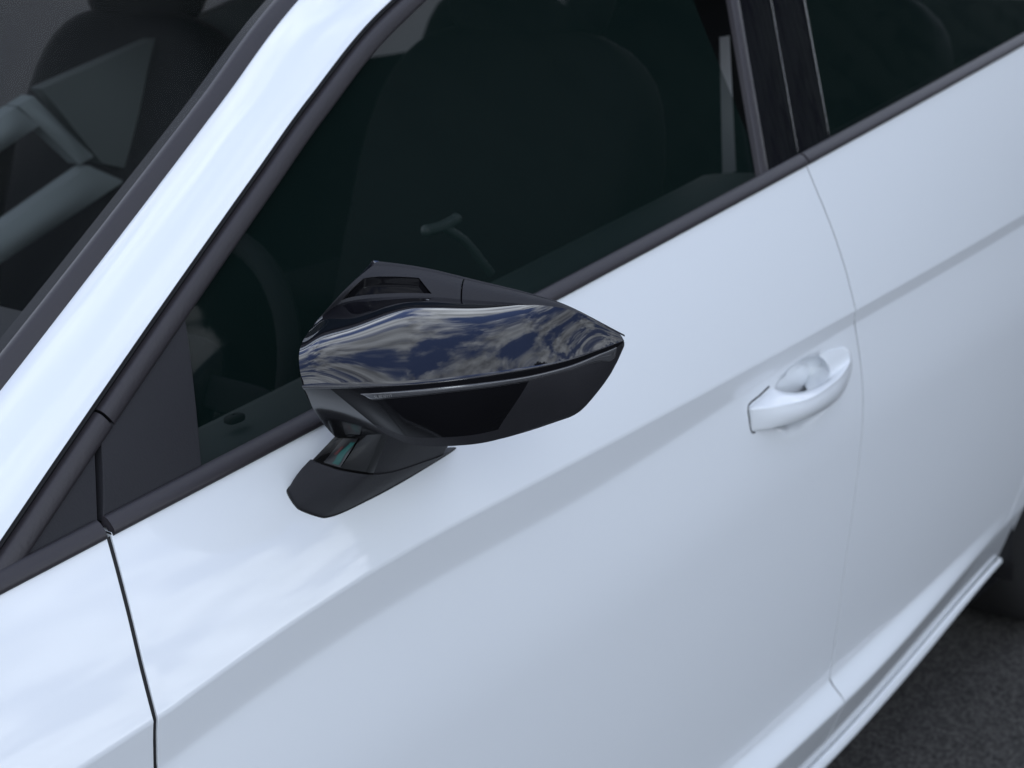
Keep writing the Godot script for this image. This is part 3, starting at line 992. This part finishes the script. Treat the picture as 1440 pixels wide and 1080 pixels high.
# ---------------------------------------------------------------- skirt, wheels
func skirt_and_wheels() -> void:
	var d := acc()
	var prof := [Vector2(0.0, -0.008), Vector2(-0.0002, -0.002), Vector2(-0.0018, 0.0015), Vector2(-0.005, 0.0048), Vector2(-0.010, 0.0068), Vector2(-0.0145, 0.0062), Vector2(-0.0175, 0.003), Vector2(-0.019, -0.003), Vector2(-0.021, -0.02), Vector2(-0.03, -0.06)]
	var slim := func(x): return 1.0 - 0.4 * sm(1.4, 1.83, x)
	var sk := func(x, p): return V(x, ys(x) - 0.0015 + p.x * slim.call(x), zside(x, ys(x) + 0.003) + 0.003 + p.y * 0.6 * slim.call(x))
	moulding(d, sk, span(-0.2, 1.82, 70), prof, V(0, 0.1, 1), 0.3)
	sheet(d, func(w, k): return sk.call(1.82, Vector2(-0.010, -0.02).lerp(prof[int(round(k))], w)), span(0, 1, 2), span(0, 9, 9), V(1, 0, 0.3))
	commit("side_skirt", d, M.white_paint, car)
	one("underbody", func(x, z): return V(x, 0.20, z), span(-1.1, 2.8, 4), span(-1.75, -0.07, 4), Vector3.DOWN, M.rubber, car)
	for w in [["rear_wheel", 2.13], ["front_wheel", -0.556]]:
		wheel(w[0], w[1])
		d = acc()
		sheet(d, func(a, z): return V(w[1] + 0.36 * cos(a), 0.31 + 0.36 * sin(a), z), span(-0.3, PI + 0.3, 30), span(-0.38, -0.045, 4), V(0, -1, 0))
		commit("arch_liner", d, M.rubber, car)


func wheel(called: String, x: float) -> void:
	var at := V(x, 0.315, -0.075)
	var prof := [Vector2(0.215, -0.20), Vector2(0.27, -0.215), Vector2(0.302, -0.205), Vector2(0.313, -0.185), Vector2(0.315, -0.12), Vector2(0.315, -0.05), Vector2(0.312, -0.02), Vector2(0.300, 0.0), Vector2(0.285, 0.008), Vector2(0.262, 0.011), Vector2(0.240, 0.009), Vector2(0.222, 0.0), Vector2(0.216, -0.012)]
	var d := acc()
	moulding(d, func(a, p): return at + V(p.x * cos(a), p.x * sin(a), p.y), span(0, TAU, 72), prof, Vector3.BACK, 0.3)
	var t := commit(called, d, M.tyre, car)
	d = acc()
	sheet(d, func(a, w): return at + V(lerpf(0.218, 0.19, w) * cos(a), lerpf(0.218, 0.19, w) * sin(a), -0.008 - 0.05 * w * w), span(0, TAU, 48), span(0, 1, 6), Vector3.BACK)
	for k in 5:
		var b := Basis(Vector3.BACK, k * TAU / 5 + 0.3)
		block(d, at + b * V(0.12, 0, -0.025), V(0.1, 0.022, 0.012), 0.5, b)
	block(d, at + V(0, 0, -0.025), V(0.045, 0.045, 0.018), 0.7)
	commit("alloy_rim", d, M.alloy, t)


# ---------------------------------------------------------------- cabin
func cabin() -> void:
	var d := acc()
	# dashboard across the car
	block(d, V(0.02, 0.80, CENTRE), V(0.22, 0.10, 0.64), 0.45, Basis(Vector3.BACK, 0.12))
	block(d, V(0.18, 0.925, -0.50), V(0.08, 0.045, 0.17), 0.6)
	commit("dashboard", d, M.cabin_dark, car)
	# steering wheel
	d = acc()
	var tilt := Basis(Vector3.BACK, -0.45)
	var wc := V(0.44, 0.83, -0.52)
	sheet(d, func(a, b): return wc + tilt * V(0.014 * sin(b), (0.178 + 0.014 * cos(b)) * sin(a), (0.178 + 0.014 * cos(b)) * cos(a)), span(0, TAU, 48), span(0, TAU, 12), Vector3.UP)
	for a in [0.0, PI, -PI / 2]:
		block(d, wc + tilt * V(-0.01, 0.09 * sin(a), 0.09 * cos(a)), V(0.008, 0.02 + 0.07 * absf(sin(a)), 0.02 + 0.07 * absf(cos(a))), 0.5, tilt)
	block(d, wc + tilt * V(-0.01, 0, 0), V(0.025, 0.06, 0.075), 0.6, tilt)
	commit("steering_wheel", d, M.cloth, car)
	# seats
	for z in [-0.50, -1.31]:
		d = acc()
		var lean := Basis(Vector3.BACK, -0.35)
		block(d, V(0.72, 0.55, z), V(0.26, 0.09, 0.25), 0.5)
		block(d, V(0.98, 0.86, z), V(0.085, 0.33, 0.24), 0.55, lean)
		block(d, V(1.10, 1.24, z), V(0.05, 0.10, 0.13), 0.6, lean)
		commit("front_seat", d, M.cloth, car)
	d = acc()
	block(d, V(1.62, 0.55, CENTRE), V(0.26, 0.09, 0.60), 0.4)
	block(d, V(1.95, 0.86, CENTRE), V(0.08, 0.33, 0.60), 0.4, Basis(Vector3.BACK, -0.35))
	commit("rear_seat", d, M.cloth, car)
	# grey passenger seat side and folded armrest, seen through the windscreen
	var flat := func(called: String, pts: Array, m: Material, parent: Node):
		var dd := acc()
		sheet(dd, func(u, w):
			var q: Vector2 = (pts[0] as Vector2).lerp(pts[1], u).lerp((pts[3] as Vector2).lerp(pts[2], u), w)
			return V(q.x, q.y, -1.2 + 0.012 * sin(PI * u) * sin(PI * w)), span(0, 1, 8), span(0, 1, 8), Vector3.BACK)
		for e in 4:
			var a: Vector2 = pts[e]
			var b: Vector2 = pts[(e + 1) % 4]
			var c: Vector2 = (pts[0] + pts[1] + pts[2] + pts[3]) / 4.0
			sheet(dd, func(u, w): return V(lerpf(a.x, b.x, u), lerpf(a.y, b.y, u), -1.2 - 0.03 * w), span(0, 1, 2), span(0, 1, 2), V((a + b).x / 2 - c.x, (a + b).y / 2 - c.y, 0))
		commit(called, dd, m, parent)
	var seat: Node = car.get_node("front_seat_001")
	flat.call("backrest_side", [Vector2(0.785, 1.085), Vector2(1.36, 1.22), Vector2(1.22, 0.84), Vector2(0.880, 0.957)], M.cloth_grey, seat)
	flat.call("side_bolster", [Vector2(0.739, 1.065), Vector2(0.769, 1.076), Vector2(0.866, 0.970), Vector2(0.838, 0.962)], M.cloth_pale, seat)
	flat.call("armrest", [Vector2(0.600, 0.858), Vector2(0.855, 0.957), Vector2(0.919, 0.922), Vector2(0.600, 0.812)], M.cloth_pale, seat)
	flat.call("seat_edge", [Vector2(0.640, 1.026), Vector2(0.736, 1.064), Vector2(0.772, 1.031), Vector2(0.640, 0.980)], M.cloth_pale, seat)
	# door card with its sill and lock pin
	d = acc()
	sheet(d, func(u, v):
		var x: float = lerpf(0.03, 1.02, u)
		var a := on_glass(x, yb(x) - 0.004, -0.022)
		var k: float = v
		if k <= 1.0:
			return a + V(0, 0.004 - 0.010 * k * k, -0.085 * k)
		return a + V(0, -0.006 - 0.30 * (k - 1.0), -0.085 - 0.012 * sin((k - 1.0) * 6.0)), span(0, 1, 30), PackedFloat32Array([0, 0.3, 0.6, 0.85, 1.0, 1.02, 1.3, 1.6, 2.0]), V(0, 1, -0.5))
	commit("door_card", d, M.cabin_card, car)
	d = acc()
	block(d, V(0.195, 0.930, -0.135), V(0.010, 0.004, 0.006), 0.6)
	commit("lock_pin", d, M.cabin_dark, car)
	# belt stalk beside the driver's seat
	d = acc()
	rod(d, [V(0.5980, 1.0151, -0.24), V(0.6357, 0.9905, -0.24), V(0.6764, 0.9466, -0.24)], 0.005)
	commit("belt_stalk", d, M.stalk_grey, car)
	d = acc()
	rod(d, [V(0.5726, 1.0152, -0.24), V(0.5980, 1.0151, -0.24), V(0.6206, 1.0188, -0.24)], 0.006)
	block(d, V(0.5726, 1.0152, -0.24), Vector3.ONE * 0.0065, 1.0)
	block(d, V(0.6206, 1.0188, -0.24), Vector3.ONE * 0.0065, 1.0)
	commit("belt_buckle", d, M.stalk_grey, car)
	# pale trim of the middle pillar, seen through the front window
	d = acc()
	sheet(d, func(u, v): return V(lerpf(1.183, 1.218, u) - 0.02 * (1.0 - u) * 0.5 * v - 0.020 * v * u, lerpf(0.975, 1.16, v), -0.25), span(0, 1, 3), span(0, 1, 12), Vector3.BACK)
	commit("middle_pillar_trim", d, M.cabin_pale, car)
	# floor, far flank and roof lining keep the cabin dark
	d = acc()
	sheet(d, func(x, z): return V(x, 0.26, z), span(-0.2, 2.5, 6), span(-1.74, -0.08, 4), Vector3.UP)
	sheet(d, func(x, y): return V(x, y, 2 * CENTRE - zside(clampf(x, -0.1, 1.7), clampf(y, 0.42, 0.95)) + 0.03), span(-0.2, 2.5, 20), span(0.26, 0.97, 10), V(0, 0, 1))
	sheet(d, func(z, y): return V(-0.2, y, z), span(-1.74, -0.08, 4), span(0.2, 0.8, 4), V(1, 0, 0))
	sheet(d, func(z, y): return V(2.5, y, z), span(-1.74, -0.08, 4), span(0.2, 1.1, 4), V(-1, 0, 0))
	commit("cabin_lining", d, M.cabin_dark, car)
	one("roof_lining", func(t, w):
		var a: Vector3 = spl(PILLAR, t)
		return V(a.x + 0.02, a.y + 0.05 * sin(PI * w) - 0.02, lerpf(a.z, 2 * CENTRE - a.z, w)), span(8.0, 10.9, 16), span(0, 1, 12), Vector3.DOWN, M.cabin_dark, car)
	# far flank: body and side glass
	one("far_flank", func(x, y): return V(x, y, 2 * CENTRE - zside(clampf(x, -1.1, 2.6), clampf(y, 0.42, 2.0)) + (0.012 if y > yb(x) else 0.0)), span(-1.15, 2.8, 40), span(0.22, 0.88, 16), V(0, 0, -1), M.white_paint, car)
	one("far_window", func(u, v):
		var x: float = lerpf(0.1, 2.1, u)
		var y: float = lerpf(0.9, minf(1.36, 0.93 + 0.62 * (x + 0.05)), v)
		return V(x, y, 2 * CENTRE - zglass(x, y)), span(0, 1, 30), span(0, 1, 10), V(0, 0, -1), M.tinted_glass, car)
	one("far_pillar", func(t, w):
		var a: Vector3 = frame_pt(t, -0.0005, 0.010)
		var b: Vector3 = spl(PILLAR, t)
		var p := a.lerp(b, w)
		return V(p.x, p.y, 2 * CENTRE - p.z), span(-1.9, 10.9, 60), span(0, 1, 4), V(-0.3, 0.6, -0.6), M.white_paint, car)
